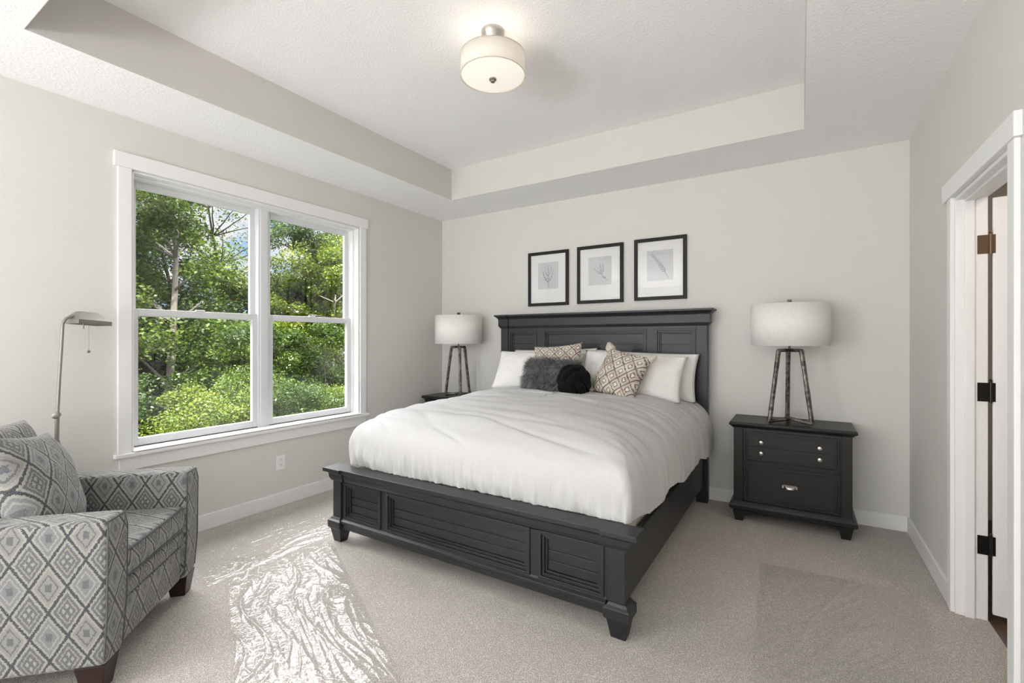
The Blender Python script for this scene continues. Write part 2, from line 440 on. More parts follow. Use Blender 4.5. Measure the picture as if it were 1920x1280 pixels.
# door, casing, hall
trim = thing('trim_1', (RT, 2.73, 0), 'white casing and jamb around the right doorway', 'door casing', kind='structure')
def tp(name, boxes, m=M_trim, par=trim, bevel=.003):
    mb = MB()
    for (x0, x1, y0, y1, z0, z1) in boxes: mb.box(x0 - RT, x1 - RT, y0 - 2.73, y1 - 2.73, z0, z1)
    return obj(name, mb, m, par, bevel)
tp('side_casing', [(RT - .018, RT, DY1 + .003, DY1 + .066, 0, DZ + .005)]); tp('side_casing', [(RT - .018, RT, DY0 - .068, DY0 - .003, 0, DZ + .005)])
tp('head_casing', [(RT - .024, RT, DY0 - .085, DY1 + .135, DZ + .005, DZ + .094)])
tp('jamb', [(RT - .002, RT + .114, DY1 - .012, DY1 + .001, 0, DZ), (RT - .002, RT + .114, DY0 - .001, DY0 + .012, 0, DZ), (RT - .002, RT + .114, DY0 + .012, DY1 - .012, DZ - .014, DZ + .001)])
tp('door_stop', [(RT + .03, RT + .066, DY1 - .024, DY1 - .012, 0, DZ - .014), (RT + .03, RT + .066, DY0 + .012, DY0 + .024, 0, DZ - .014), (RT + .03, RT + .066, DY0 + .024, DY1 - .024, DZ - .026, DZ - .014)])
door = thing('door_1', (RT + .122, DY1 - .008, 0), 'white painted door standing open into the next room on dark hinges', 'door', rz=R(-10), kind='structure')
mb = MB(); dw = .70
mb.box(.008, dw, 0, .035, .035, 2.020)
obj('leaf', mb, M_trim, door, .003)
for z, m in ((1.80, M_bronze), (1.093, M_hinge), (.36, M_hinge)):
    hb = MB()
    hb.box(-.046, -.004, -.0055, -.0035, z - .045, z + .045)
    hb.lathe([(.006, -.05), (.006, .05)], (.0, -.006, z), 12)
    hb.lathe([(.003, .05), (.0075, .054), (.004, .062)], (.0, -.006, z), 12)
    hb.box(.004, .018, -.004, .001, z - .045, z + .045)
    hg = obj('hinge', hb, m, door, 0); hg.rotation_euler = (0, 0, R(10))
HX = 2.3
struct('floor', MB().box(.765, HX, 1.2, D + .6, -.12, -.002), M_wood, 'dark hardwood floor of the room beyond the doorway', 'floor')
struct('wall_hall', MB().box(RT + .112, HX + .1, D + .6, D + .7, -.1, H).box(HX, HX + .1, 1.1, D + .7, -.1, H).box(RT + .112, HX, 1.1, 1.2, -.1, H).box(RT + .07, RT + .112, D + .1, D + .7, -.1, H), M_wall, 'greige walls of the room beyond the doorway', 'wall')
struct('ceiling', MB().box(RT + .12, HX + .1, 1.1, D + .7, H, H + .04), M_ceil, 'white ceiling of the room beyond the doorway', 'ceiling')
hl = thing('hall_light', (1.5, 2.3, H), 'round flush ceiling light of the room beyond the doorway', 'ceiling light')
def emis(name, col, st, base=(.8, .8, .8), trans=0):
    def fn(nt, b):
        b.inputs['Emission Color'].default_value = (*col, 1); b.inputs['Emission Strength'].default_value = st
        if trans: b.inputs['Transmission Weight'].default_value = trans
    return mat(name, base, .5, fn=fn)
obj('glass_dome', MB().lathe([(.02, -.09), (.09, -.075), (.14, -.04), (.15, 0)], n=32), emis('hall_glow', (1, .82, .68), 42), hl, smooth=True)

# ------------------------------------------------------------------ outlet
ot = thing('wall_outlet', (L, 2.225, .35), 'white electrical outlet low on the wall under the window', 'outlet')
obj('cover_plate', MB().box(0, .006, -.036, .036, -.058, .058), M_trim, ot, .002)
for dz in (.021, -.021):
    rc = obj('receptacle', MB().box(.005, .008, -.017, .017, dz - .014, dz + .014), M_trim, ot, .002)
    obj('slot', MB().box(.0075, .0085, -.008, -.0055, dz - .001, dz + .008).box(.0075, .0085, .0055, .008, dz - .001, dz + .008).box(.0075, .0085, -.002, .002, dz - .010, dz - .006), M_dark, rc)

# ------------------------------------------------------------------ bed frame
BX = -1.662; BY = 3.1
bed = thing('bed_frame', (BX, BY, 0), 'dark charcoal wooden bed with shiplap panelled headboard and footboard', 'bed')
def yy(y): return y - BY
def panel_frame(mb, x0, x1, z0, z1, yf, yb, dirn=-1):
    """stepped moulding frame around a recessed shiplap panel facing -y"""
    for k, (wd, dep) in enumerate(((.016, 0), (.014, .010), (.012, .020))):
        o = sum((.016, .014, .012)[:k]); a0, a1, c0, c1 = x0 + o, x1 - o, z0 + o, z1 - o
        y0 = yf + dep
        mb.box(a0, a1, yy(y0), yy(yb), c0, c0 + wd); mb.box(a0, a1, yy(y0), yy(yb), c1 - wd, c1)
        mb.box(a0, a0 + wd, yy(y0), yy(yb), c0 + wd, c1 - wd); mb.box(a1 - wd, a1, yy(y0), yy(yb), c0 + wd, c1 - wd)
def shiplap(mb, x0, x1, z0, z1, y0, y1, pitch):
    n = max(1, round((z1 - z0) / pitch)); p = (z1 - z0) / n
    for k in range(n):
        a, b = z0 + k * p, z0 + (k + 1) * p
        mb.box(x0, x1, yy(y0), yy(y1), a + .0025, b - .0025)
    mb.box(x0, x1, yy(y0 + .006), yy(y1), z0, z1)
# footboard
FY0, FY1 = 2.030, 2.082
for s in (-1, 1):
    xa, xb = sorted((s * 1.000, s * .922))
    p = obj('footboard_post', MB().box(xa, xb, yy(FY0 - .008), yy(FY1 + .012), .15, .47), M_char, bed, .003)
    xo = s * 1.026; xi = s * .905; a, b = sorted((xo, xi))
    obj('block_base', MB().stack([(a + .012, b - .012, yy(FY0 - .018), yy(FY1 + .02), .085), (a, b, yy(FY0 - .032), yy(FY1 + .03), .10), (a, b, yy(FY0 - .032), yy(FY1 + .03), .142), (a + .012, b - .012, yy(FY0 - .02), yy(FY1 + .022), .153), (a + .02, b - .02, yy(FY0 - .012), yy(FY1 + .015), .165)]), M_char, bed, .002)
    xc = s * .965
    obj('foot', MB().frus((xc - .034, xc + .034, yy(FY0 - .002), yy(FY1 + .004), 0), (xc - .05, xc + .05, yy(FY0 - .02), yy(FY1 + .02), .09)), M_char, bed, .003)
mb = MB()
for x0, x1 in ((-1.062, -.895), (.895, 1.062)):
    l_, r_ = (1, 0) if x0 < 0 else (0, 1)
    mb.stack([(x0 + .05 * l_, x1 - .05 * r_, yy(FY0 - .012), yy(FY1), .405), (x0 + .035 * l_, x1 - .035 * r_, yy(FY0 - .02), yy(FY1), .425), (x0 + .03 * l_, x1 - .03 * r_, yy(FY0 - .022), yy(FY1), .452), (x0 + .03 * l_, x1 - .03 * r_, yy(FY0 - .03), yy(FY1), .462), (x0, x1, yy(FY0 - .045), yy(FY1 + .03), .466), (x0, x1, yy(FY0 - .045), yy(FY1 + .03), .490)])
mb.stack([(-.9, .9, yy(FY0 - .002), yy(FY1), .405), (-.9, .9, yy(FY0 - .010), yy(FY1), .425), (-.9, .9, yy(FY0 - .012), yy(FY1), .452), (-.9, .9, yy(FY0 - .02), yy(FY1), .462), (-.9, .9, yy(FY0 - .032), yy(FY1 + .028), .466), (-.9, .9, yy(FY0 - .032), yy(FY1 + .028), .490)])
obj('footboard_cap', mb, M_char, bed, .0025)
mb = MB()
mb.box(-.922, .922, yy(FY0 + .006), yy(FY1), .12, .16)
for xa, xb in ((-.922, -.896), (-.560, -.505), (.505, .560), (.896, .922)): mb.box(xa, xb, yy(FY0 + .006), yy(FY1), .16, .42)
mb.box(-.922, .922, yy(FY0 + .006), yy(FY1), .395, .42)
# base moulding and apron between the blocks
mb.stack([(-.91, .91, yy(FY0 - .004), yy(FY1), .095), (-.91, .91, yy(FY0 - .006), yy(FY1), .125), (-.91, .91, yy(FY0 - .016), yy(FY1), .132), (-.91, .91, yy(FY0 - .016), yy(FY1), .150), (-.91, .91, yy(FY0 + .002), yy(FY1), .160), (-.91, .91, yy(FY0 + .004), yy(FY1), .17)])
obj('footboard_rail', mb, M_char, bed, .002)
for xa, xb in ((-.898, -.557), (-.508, .508), (.557, .898)):
    mb = MB(); panel_frame(mb, xa, xb, .163, .402, FY0 - .002, FY1 - .005)
    shiplap(mb, xa + .042, xb - .042, .205, .360, FY0 + .026, FY1 - .006, .052)
    obj('footboard_panel', mb, M_char, bed, .0015)
# headboard
HY0, HY1 = 4.105, 4.165
for s in (-1, 1):
    xa, xb = sorted((s * 1.012, s * .925))
    po_ = obj('headboard_post', MB().box(xa, xb, yy(HY0 - .008), yy(HY1 + .01), 0, 1.50), M_char, bed, .003)
mb = MB()
for x0, x1, f in ((-1.068, -.915, .012), (.915, 1.068, .012), (-.92, .92, 0)):
    e0 = .055 if x0 < -.95 else 0; e1 = .055 if x1 > .95 else 0
    mb.stack([(x0 + e0, x1 - e1, yy(HY0 - .004 - f), yy(HY1 + .01), 1.462), (x0 + e0 * .75, x1 - e1 * .75, yy(HY0 - .012 - f), yy(HY1 + .012), 1.478), (x0 + e0 * .6, x1 - e1 * .6, yy(HY0 - .016 - f), yy(HY1 + .014), 1.488), (x0 + e0 * .6, x1 - e1 * .6, yy(HY0 - .016 - f), yy(HY1 + .014), 1.555),
              (x0 + e0 * .5, x1 - e1 * .5, yy(HY0 - .022 - f), yy(HY1 + .016), 1.566), (x0 + e0 * .2, x1 - e1 * .2, yy(HY0 - .040 - f), yy(HY1 + .026), 1.582), (x0, x1, yy(HY0 - .046 - f), yy(HY1 + .03), 1.586), (x0, x1, yy(HY0 - .046 - f), yy(HY1 + .03), 1.602)])
obj('headboard_cap', mb, M_char, bed, .002)
mb = MB()
mb.box(-.925, .925, yy(HY0 + .004), yy(HY1), 1.435, 1.47); mb.box(-.925, .925, yy(HY0 + .004), yy(HY1), .40, .70)
for xa, xb in ((-.925, -.915), (-.59, -.508), (.508, .59), (.915, .925)): mb.box(xa, xb, yy(HY0 + .004), yy(HY1), .70, 1.44)
obj('headboard_rail', mb, M_char, bed, .002)
for xa, xb in ((-.917, -.588), (-.51, .51), (.588, .917)):
    mb = MB(); panel_frame(mb, xa, xb, .70, 1.440, HY0 - .002, HY1 - .005)
    shiplap(mb, xa + .042, xb - .042, .742, 1.398, HY0 + .026, HY1 - .006, .1)
    obj('headboard_panel', mb, M_char, bed, .0015)
for s in (-1, 1):
    xa, xb = sorted((s * .985, s * .955))
    sr = obj('side_rail', MB().box(xa, xb, yy(FY1 + .0), yy(HY0 + .0), .145, .40), M_char, bed, .003)
    obj('screw_cap', MB().lathe([(.006, -.001), (.006, .001)], n=10), M_nickel, sr)
    c = bed.children[-1].children[-1] if False else sr.children[-1]
    c.rotation_euler = (0, R(90), 0); c.location = (s * .9855, yy(2.115), .33)
mb = MB()
for k in range(11):
    y = 2.2 + k * .18; mb.box(-.957, .957, yy(y), yy(y + .08), .28, .30)
obj('slats', mb, M_char, bed)

# mattress
mt = tag(obj('mattress', MB().box(-.90, .90, -.885, .90, .17, .37).box(-.945, .945, -.955, .90, 0, .165), M_matt, bevel=.03, seg=4, smooth=True), 'ivory mattress showing under the duvet hem at the foot corner', 'mattress')
mt.location = (BX, 3.068, .30)

# ------------------------------------------------------------------ duvet
def catmull(P, n):
    out = []
    for i in range(len(P) - 1):
        p0, p1, p2, p3 = P[max(i - 1, 0)], P[i], P[i + 1], P[min(i + 2, len(P) - 1)]
        for k in range(n):
            t = k / n
            out.append(tuple(.5 * ((2 * b) + (c - a) * t + (2 * a - 5 * b + 4 * c - d) * t * t + (-a + 3 * b - 3 * c + d) * t ** 3) for a, b, c, d in zip(p0, p1, p2, p3)))
    out.append(P[-1]); return out
def duvet():
    prof = catmull([(.030, .0), (.038, .12), (.036, .25), (.025, .37), (-.004, .475), (-.055, .56), (-.13, .625), (-.24, .672), (-.42, .700), (-.70, .712), (-.93, .715)], 9)
    YF, YH = 2.158, 4.075; W = .93
    NS, NC, NF = 130, 12, 220
    mb = MB(); rings = []
    for (o, zz) in prof:
        ins = min(-o, W - .006); ring = []
        rc = min(.040 + max(0, ins) * .85, (W - ins) * .95)
        xh = W - ins
        # path: left side head->foot, corner, foot, corner, right side foot->head
        pts = []
        for i in range(NS + 1):
            pts.append((-xh, YH + (YF + ins + rc - YH) * i / NS, 'L'))
        for i in range(1, NC):
            a = math.pi + .5 * math.pi * i / NC; pts.append((-xh + rc + rc * math.cos(a), YF + ins + rc + rc * math.sin(a), 'C'))
        for i in range(NF + 1): pts.append((-xh + rc + (2 * xh - 2 * rc) * i / NF, YF + ins, 'F'))
        for i in range(1, NC):
            a = 1.5 * math.pi + .5 * math.pi * i / NC; pts.append((xh - rc + rc * math.cos(a), YF + ins + rc + rc * math.sin(a), 'C'))
        for i in range(NS + 1): pts.append((xh, YF + ins + rc + (YH - YF - ins - rc) * i / NS, 'R'))
        rings.append((o, zz, pts))
    n = len(rings[0][2]); V = []
    for (o, zz, pts) in rings:
        hang = min(max((.53 - zz) / .53, 0), 1)
        for (x, y, sd) in pts:
            t = min(max((y - YF) / (YH - YF), 0), 1)
            sgn = -1 if x < 0 else 1
            side = min(max((abs(x) - .5) / .4, 0), 1)
            # hem height differs between foot (tucked behind the footboard) and sides
            tt = min(max((y - YF - .02) / .25, 0), 1); tt *= side * side * (3 - 2 * side)
            hem = .488 + (.455 - .488) * tt + .018 * math.sin(y * 9 + 1) * tt * hang
            top = .866 + .028 * (1 - math.exp(-3 * t)) + .018 * t + (.016 * side * min(1, t * 2) if x < 0 else 0) + .022 * (1 - min(1, (x / .9) ** 2)) * (1 - math.exp(-5 * t))
            z = hem + (top - hem) * (zz / .715) if True else 0
            # widen toward the head
            x += sgn * side * (.03 + .075 * t + (.04 if x < 0 else 0) * min(1, t * 3)) * (.72 + .28 * hang)
            # folds on the hanging cloth
            if sd in 'RL' or (sd == 'C'):
                f = math.sin(y * 17 + 5 * noise.noise((y * 2.3, 1, 0))) * .45 + noise.noise((y * 13, zz * 2.2, 4)) * .9 + noise.noise((y * 34, zz * 2.5, 6)) * .35
                x += sgn * f * .014 * hang ** 1.0 * min(1, .3 + t * 2.2)
                z += .010 * noise.noise((y * 9, 7, 0)) * hang
            if sd == 'F' or sd == 'C':
                f = noise.noise((x * 24, zz * 3.0, 2)) * .9 + noise.noise((x * 48, zz * 4, 9)) * .5
                g = max(0, 1 - zz / .36)
                y += -f * .024 * g + .013 * noise.noise((x * 2.6, zz * 3.4, 5)) * hang + .006 * noise.noise((x * 9 + zz * 6, zz * 5 - x * 3, 8)) * hang
            # loose undulation of the top
            q = Vector((x * 1.6, y * 2.6, 3.1))
            und = noise.noise(q) * .020 + noise.noise(Vector((x * 2.2 + y * 4.5, y * 6 - x * 1.2, 0))) * .011 + noise.noise(Vector((x * 9, y * 11, 4))) * .003
            cre = abs(noise.noise(Vector((x * 1.3 + 2, y * 9 + x * 2.0, 1.7))))
            und -= .012 * max(0, .18 - cre) / .18 * .7
            z += und * (1 - hang * .8)
            if y > 3.55 and hang < .3:
                z += .008 * noise.noise((x * 3, y * 22, 2))
            V.append((x, y, z))
    F = []
    for r in range(len(rings) - 1):
        for i in range(n - 1):
            a = r * n + i; F.append((a, a + 1, a + n + 1, a + n))
    # thickness: turn the hem in
    mb.add([(x - BX * 0, y - BY, z) for (x, y, z) in V], F)
    return mb
dv = tag(obj('duvet', duvet(), M_linen, smooth=True, angle=180), 'rumpled white linen duvet spread over the bed', 'duvet')
dv.location = (BX, BY, 0)
md = dv.modifiers.new('thick', 'SOLIDIFY'); md.thickness = .014; md.offset = -1

# ------------------------------------------------------------------ pillows
def pillow_mb(W, Hh, T, pinch=.06, wr=.010, seed=0, n=34, flat=2.6, floppy=0.0):
    mb = MB(); vs = []; idx = {}
    def pt(i, j, side):
        u = -1 + 2 * i / n; v = -1 + 2 * j / n
        x = W * u * (1 - pinch * (1 - v * v) * abs(u) ** 2); y = Hh * v * (1 - pinch * (1 - u * u) * abs(v) ** 2)
        t = ((1 - abs(u) ** flat) * (1 - abs(v) ** flat)); t = t ** .55 * T
        ed = 1 - max(abs(u), abs(v))
        q = noise.noise((x * 7 + seed, y * 7, side * 3 + seed)) * wr + noise.noise((x * 18 + seed, y * 18, side * 5)) * wr * .45
        z = side * (t + q * min(1, ed * 5))
        return (x, y, z + floppy * noise.noise((x * 4, y * 4 + seed, 0)))
    for side in (1, -1):
        for j in range(n + 1):
            for i in range(n + 1):
                b = i in (0, n) or j in (0, n)
                if b and side == -1: idx[(i, j, side)] = idx[(i, j, 1)]
                else: idx[(i, j, side)] = len(vs); vs.append(pt(i, j, side))
    fs = []; uv = []
    for side in (1, -1):
        for j in range(n):
            for i in range(n):
                q = [(i, j), (i + 1, j), (i + 1, j + 1), (i, j + 1)]
                if side == -1: q = q[::-1]
                fs.append(tuple(idx[(a, b, side)] for a, b in q)); uv.append([((a / n - .5) * 2 * W, (b / n - .5) * 2 * Hh) for a, b in q])
    mb.add(vs, fs, uv); return mb
def place(o, loc, right, up, roll=0):
    """local x -> right, local y -> up, local z -> facing"""
    r = Vector(right).normalized(); u = Vector(up); u = (u - r * u.dot(r)).normalized(); f = r.cross(u)
    m = Matrix((r, u, f)).transposed().to_4x4()
    if roll: m = m @ Matrix.Rotation(roll, 4, 'Z')
    o.rotation_euler = m.to_euler(); o.location = loc
    return o
def pillow(name, mb, m, label, loc, right, up, roll=0, cat='pillow', group=None):
    o = obj(name, mb, m, smooth=True, angle=180); tag(o, label, cat, group); return place(o, loc, right, up, roll)
g = 'white bed pillows'
pillow('pillow', pillow_mb(.45, .200, .10, .05, .020, 1), M_cotton, 'white pillow at the left end of the bed, left of the patterned cushion', (-2.12, 3.865, 1.045), (1, .05, -.02), (0, .5, 1), group=g)
pillow('pillow', pillow_mb(.44, .20, .075, .05, .020, 2), M_cotton, 'white pillow at the left, mostly hidden behind the other left pillow', (-2.02, 4.0, 1.06), (1, .02, .03), (0, .22, 1), group=g)
pillow('pillow', pillow_mb(.45, .200, .10, .05, .020, 3), M_cotton, 'large white pillow at the right, behind the tasselled cushion', (-1.225, 3.85, 1.05), (1, -.05, -.05), (0, .5, 1), group=g)
pillow('pillow', pillow_mb(.45, .20, .075, .05, .022, 4), M_cotton, 'white pillow at the right end whose open edge sticks out behind the large one', (-1.155, 3.995, 1.045), (1, -.02, -.03), (0, .2, 1), group=g)

def tassel(par, loc, r=.035, seed=0):
    mb = MB(); rr = random.Random(seed)
    mb.lathe([(.004, r * 1.35), (r * .45, r * 1.2), (r * .62, r * .8), (r * .9, r * .2), (r, -r * .4), (r * .85, -r * .9), (r * .3, -r * 1.15)], n=14)
    mb.v = [(x * (1 + .22 * noise.noise((x * 60, y * 60, z * 60 + seed))), y * (1 + .22 * noise.noise((x * 60 + 5, y * 60, z * 60 + seed))), z) for x, y, z in mb.v]
    o = obj('tassel', mb, M_ivory, par, smooth=True, angle=180); o.location = loc; return o
tp1 = pillow('throw_pillow', pillow_mb(.235, .235, .085, .10, .010, 11), M_tuft, 'ivory tufted diamond cushion standing upright behind the grey fur cushion', (-1.865, 3.775, 1.085), (1, .12, .06), (0, .40, 1), .03, 'cushion')
tp2 = pillow('throw_pillow', pillow_mb(.205, .205, .10, .08, .012, 12), M_tuft, 'ivory tufted diamond cushion with corner tassels tilted on one corner', (-1.235, 3.65, 1.065), (1, -.14, .05), (0, .55, 1), R(-16), 'cushion')
for k, (sx, sy) in enumerate(((-1, 1), (1, 1), (-1, -1), (1, -1))):
    t = tassel(tp2, (sx * .20, sy * .20, .0), .03 if k else .042, k)
    t.rotation_euler = Vector((-sx, -sy, 0)).to_track_quat('Z', 'Y').inverted().to_euler() if False else Vector((sx, sy, 0)).to_track_quat('Z', 'Y').to_euler()

# grey fur cushion
fc = pillow('fur_pillow', pillow_mb(.245, .155, .115, .04, .012, 21), M_furbase, 'shaggy charcoal grey faux fur cushion lying left of the black knot', (-1.83, 3.585, 1.0), (1, -.06, .0), (0, .35, 1), 0, 'cushion')
def fur(pm, count, ln, seed):
    rr = np.random.default_rng(seed); me = pm.data
    areas = np.array([p.area for p in me.polygons]); pr = areas / areas.sum()
    ids = rr.choice(len(areas), count, p=pr); mb = MB(); vs = []; fs = []
    for k in ids:
        p = me.polygons[k]; vv = [me.vertices[i].co for i in p.vertices]
        a, b = rr.random(2); c = (vv[0] * (1 - a) + vv[1] * a) * (1 - b) + (vv[3] * (1 - a) + vv[2] * a) * b
        nn = p.normal
        cl = Vector((noise.noise((c.x * 11, c.y * 11, 1)), noise.noise((c.x * 11, c.y * 11, 8)), 0)) * 1.5
        d = (nn * .75 + cl + Vector((rr.normal() * .3, rr.normal() * .3 - .25, rr.normal() * .2))).normalized()
        l = ln * (.6 + .7 * rr.random()); wv = d.cross(Vector((rr.normal(), rr.normal(), rr.normal()))).normalized() * .0017
        p1 = c + d * l * .5; p2 = c + (d + Vector((rr.normal() * .3, -.45 + rr.normal() * .3, 0))).normalized() * l
        o = len(vs); vs += [c - wv, c + wv, p1 + wv * .8, p1 - wv * .8, p2]
        fs += [(o, o + 1, o + 2, o + 3), (o + 3, o + 2, o + 4)]
    mb.add(vs, fs); return mb
tag(obj('fur', fur(fc, 17000, .068, 3), M_fur, fc, smooth=True, angle=180), kind='stuff')

# black knot cushion
def knot(Rk, rt):
    mb = MB()
    ax = [(Vector((1, 0, 0)), Vector((0, 1, 0)), Vector((0, 0, 1))), (Vector((0, 1, 0)), Vector((0, 0, 1)), Vector((1, 0, 0))), (Vector((0, 0, 1)), Vector((1, 0, 0)), Vector((0, 1, 0)))]
    for (a, b, n_) in ax:
        for o in (-1, 0, 1):
            off = o * rt * 1.55; rad = math.sqrt(max(Rk * Rk - off * off, 0)); pts = []
            for k in range(48):
                t = 2 * math.pi * k / 48
                r = (rad - rt) * (1 + .17 * math.cos(2 * t) - .02)
                pts.append(a * (r * math.cos(t)) + b * (r * math.sin(t)) + n_ * off * (1 + .1 * math.cos(2 * t)))
            mb.tube(pts, rt, 14, closed=True)
    return mb
kn = tag(obj('knot_cushion', knot(.132, .038), M_velvet, smooth=True, angle=180), 'black velvet round knot cushion in the middle of the bed', 'cushion')
kn.location = (-1.572, 3.50, 1.0); kn.rotation_euler = (R(28), R(-32), R(40))

# ------------------------------------------------------------------ nightstands
def make_nightstand(loc, label):
    ns = thing('nightstand', loc, label, 'nightstand', group='charcoal nightstands')
    C2 = M_char2; f0 = -.16; bk = .205         # local y of front, back ; root at (x,4.0)
    obj('cabinet', MB().box(-.355, .355, f0, bk, .12, .70), C2, ns, .003)
    obj('top', MB().stack([(-.365, .365, f0 - .012, bk + .005, .692), (-.375, .375, f0 - .022, bk + .008, .704), (-.388, .388, f0 - .036, bk + .01, .712), (-.390, .390, f0 - .038, bk + .01, .722), (-.386, .386, f0 - .034, bk + .01, .732), (-.380, .380, f0 - .028, bk + .01, .736)]), C2, ns, .002)
    for s in (-1, 1):
        a, b = sorted((s * .360, s * .298))
        obj('pilaster', MB().box(a, b, f0 - .012, f0 + .03, .14, .695), C2, ns, .003)
    mb = MB()
    mb.stack([(-.365, .365, f0 - .016, bk, .08), (-.388, .388, f0 - .034, bk + .008, .095), (-.390, .390, f0 - .036, bk + .008, .118), (-.378, .378, f0 - .026, bk + .008, .135), (-.364, .364, f0 - .014, bk, .150)])
    obj('base_moulding', mb, C2, ns, .002)
    # arched apron under the front
    pts = [(-.30, .085), (-.30, .045), (-.255, .05)] + [(-.255 + .51 * k / 12, .05 + .028 * math.sin(math.pi * k / 12)) for k in range(1, 12)] + [(.255, .05), (.30, .045), (.30, .085)]
    mb = MB(); n = len(pts); y0, y1 = f0 - .006, f0 + .012
    vs = [(x, y0, z) for x, z in pts] + [(x, y1, z) for x, z in pts]
    top = .086
    fs = []
    vs = []; 
    low = [(-.30 + .60 * k / 24) for k in range(25)]
    for x in low:
        zl = .048 + .030 * max(0, math.cos(x / .30 * math.pi / 2)) ** .6
        vs += [(x, y0, zl), (x, y0, top), (x, y1, zl), (x, y1, top)]
    for k in range(24):
        o = 4 * k; fs += [(o, o + 4, o + 5, o + 1), (o + 2, o + 3, o + 7, o + 6), (o, o + 2, o + 6, o + 4)]
    mb.add(vs, fs); obj('apron', mb, C2, ns)
    for sx in (-1, 1):
        for yc in (f0 + .022, bk - .045):
            xc = sx * .325
            obj('foot', MB().frus((xc - .026, xc + .026, yc - .026, yc + .026, 0), (xc - .042, xc + .042, yc - .04, yc + .04, .085)), C2, ns, .003)
    def drawer(z0, z1, split):
        mb = MB()
        x0, x1 = -.290, .290
        for k, (wd, dep) in enumerate(((.012, -.014), (.010, -.004), (.010, .006))):
            o = (0, .012, .022)[k]; a0, a1, c0, c1 = x0 + o, x1 - o, z0 + o, z1 - o
            mb.box(a0, a1, f0 + dep, f0 + .015, c0, c0 + wd); mb.box(a0, a1, f0 + dep, f0 + .015, c1 - wd, c1)
            mb.box(a0, a0 + wd, f0 + dep, f0 + .015, c0 + wd, c1 - wd); mb.box(a1 - wd, a1, f0 + dep, f0 + .015, c0 + wd, c1 - wd)
        if split:
            zm = (z0 + z1) / 2
            mb.box(x0 + .03, x1 - .03, f0 - .004, f0 + .01, z0 + .03, zm - .002); mb.box(x0 + .03, x1 - .03, f0 - .004, f0 + .01, zm + .002, z1 - .03)
        else: mb.box(x0 + .03, x1 - .03, f0 - .004, f0 + .01, z0 + .03, z1 - .03)
        return obj('drawer', mb, C2, ns, .0015)
    d1 = drawer(.447, .672, True); d2 = drawer(.160, .425, False)
    for x in (-.178, .178):
        for z in (.598, .520):
            k = obj('knob', MB().lathe([(.006, 0), (.005, .010), (.013, .014), (.0155, .019), (.013, .024), (.004, .027)], n=20), M_nickel, d1, smooth=True)
            k.rotation_euler = (R(90), 0, 0); k.location = (x, f0 - .004, z)
    mb = MB()
    mb.grid(lambda u, v: ((u - .5) * .075 * (1 - .12 * v), -.004 - .020 * math.sin(v * math.pi / 2) * (1 - (2 * u - 1) ** 4), .012 - .024 * v + .004 * math.sin(math.pi * v)), 16, 8)
    mb.box(-.047, -.036, -.004, 0, -.008, .010); mb.box(.036, .047, -.004, 0, -.008, .010)
    mb.box(-.04, .04, -.004, 0, .008, .015)
    hd = obj('cup_pull', mb, M_nickel, d2, smooth=True); hd.location = (0, f0 - .004, .297)
    m_ = hd.modifiers.new('thick', 'SOLIDIFY'); m_.thickness = .002
    return ns
NSR = make_nightstand((-.065, 4.005, 0), 'charcoal two-drawer nightstand between the bed and the doorway')
NSL = dup(NSR, (-3.135, 4.005, 0), 0, 'charcoal nightstand in the corner by the window, behind the bed')

# ------------------------------------------------------------------ table lamps
def make_lamp(loc, label, rz):
    tl = thing('table_lamp', loc, label, 'table lamp', rz=rz, group='metal tripod table lamps')
    rb, rt_, hb, ht = .152, .082, .014, .530
    def P(a, r, z): return Vector((r * math.cos(a), r * math.sin(a), z))
    an = [R(-150), R(-30), R(90)]
    for a in an:
        pts = [P(a, rb + (rt_ - rb) * k / 10, hb + (ht - hb) * k / 10) for k in range(11)]
        rs = [.0155 + .002 * noise.noise((k * .9, a, 0)) for k in range(11)]
        obj('leg', MB().tube(pts, rs, 8), M_iron, tl, smooth=True, angle=30)
    for nm, rr, zz, th in (('base_ring', rb, .014, .0145), ('top_ring', rt_, ht, .0125)):
        mb = MB()
        for k in range(3):
            if nm == 'base_ring': mb.tube([P(an[k], rr, zz), P(an[k], rr * .3, zz + .012), Vector((0, 0, zz + .018))], th, 8)
            else: mb.tube([P(an[k], rr * 1.08, zz), Vector((0, 0, zz + .002))], th, 8)
        obj(nm, mb, M_iron, tl, smooth=True, angle=30)
    obj('stem', MB().tube([(0, 0, ht), (0, 0, .60), (0, 0, .862)], .0075, 10), M_iron, tl, smooth=True)
    Rs = .252
    sh = obj('lamp_shade', MB().lathe([(Rs, .565), (Rs, .866)], n=64, cap=False), M_shade, tl, smooth=True)
    s_ = sh.modifiers.new('thick', 'SOLIDIFY'); s_.thickness = .003; s_.offset = -1
    mb = MB()
    for k in range(3):
        a = R(30 + 120 * k); mb.tube([(0, 0, .858), P(a, Rs - .003, .858)], .0022, 6)
    obj('spider', mb, M_iron, sh)
    obj('finial', MB().box(-.013, .013, -.013, .013, .872, .902).box(-.006, .006, -.006, .006, .862, .873), M_iron, tl, .002)
    return tl
TLR = make_lamp((-.069, 3.968, .736), 'metal tripod lamp with white drum shade on the nightstand right of the bed', R(6))
TLL = dup(TLR, (-3.135, 3.968, .736), R(-14), 'metal tripod lamp with white drum shade in the corner between window and bed')

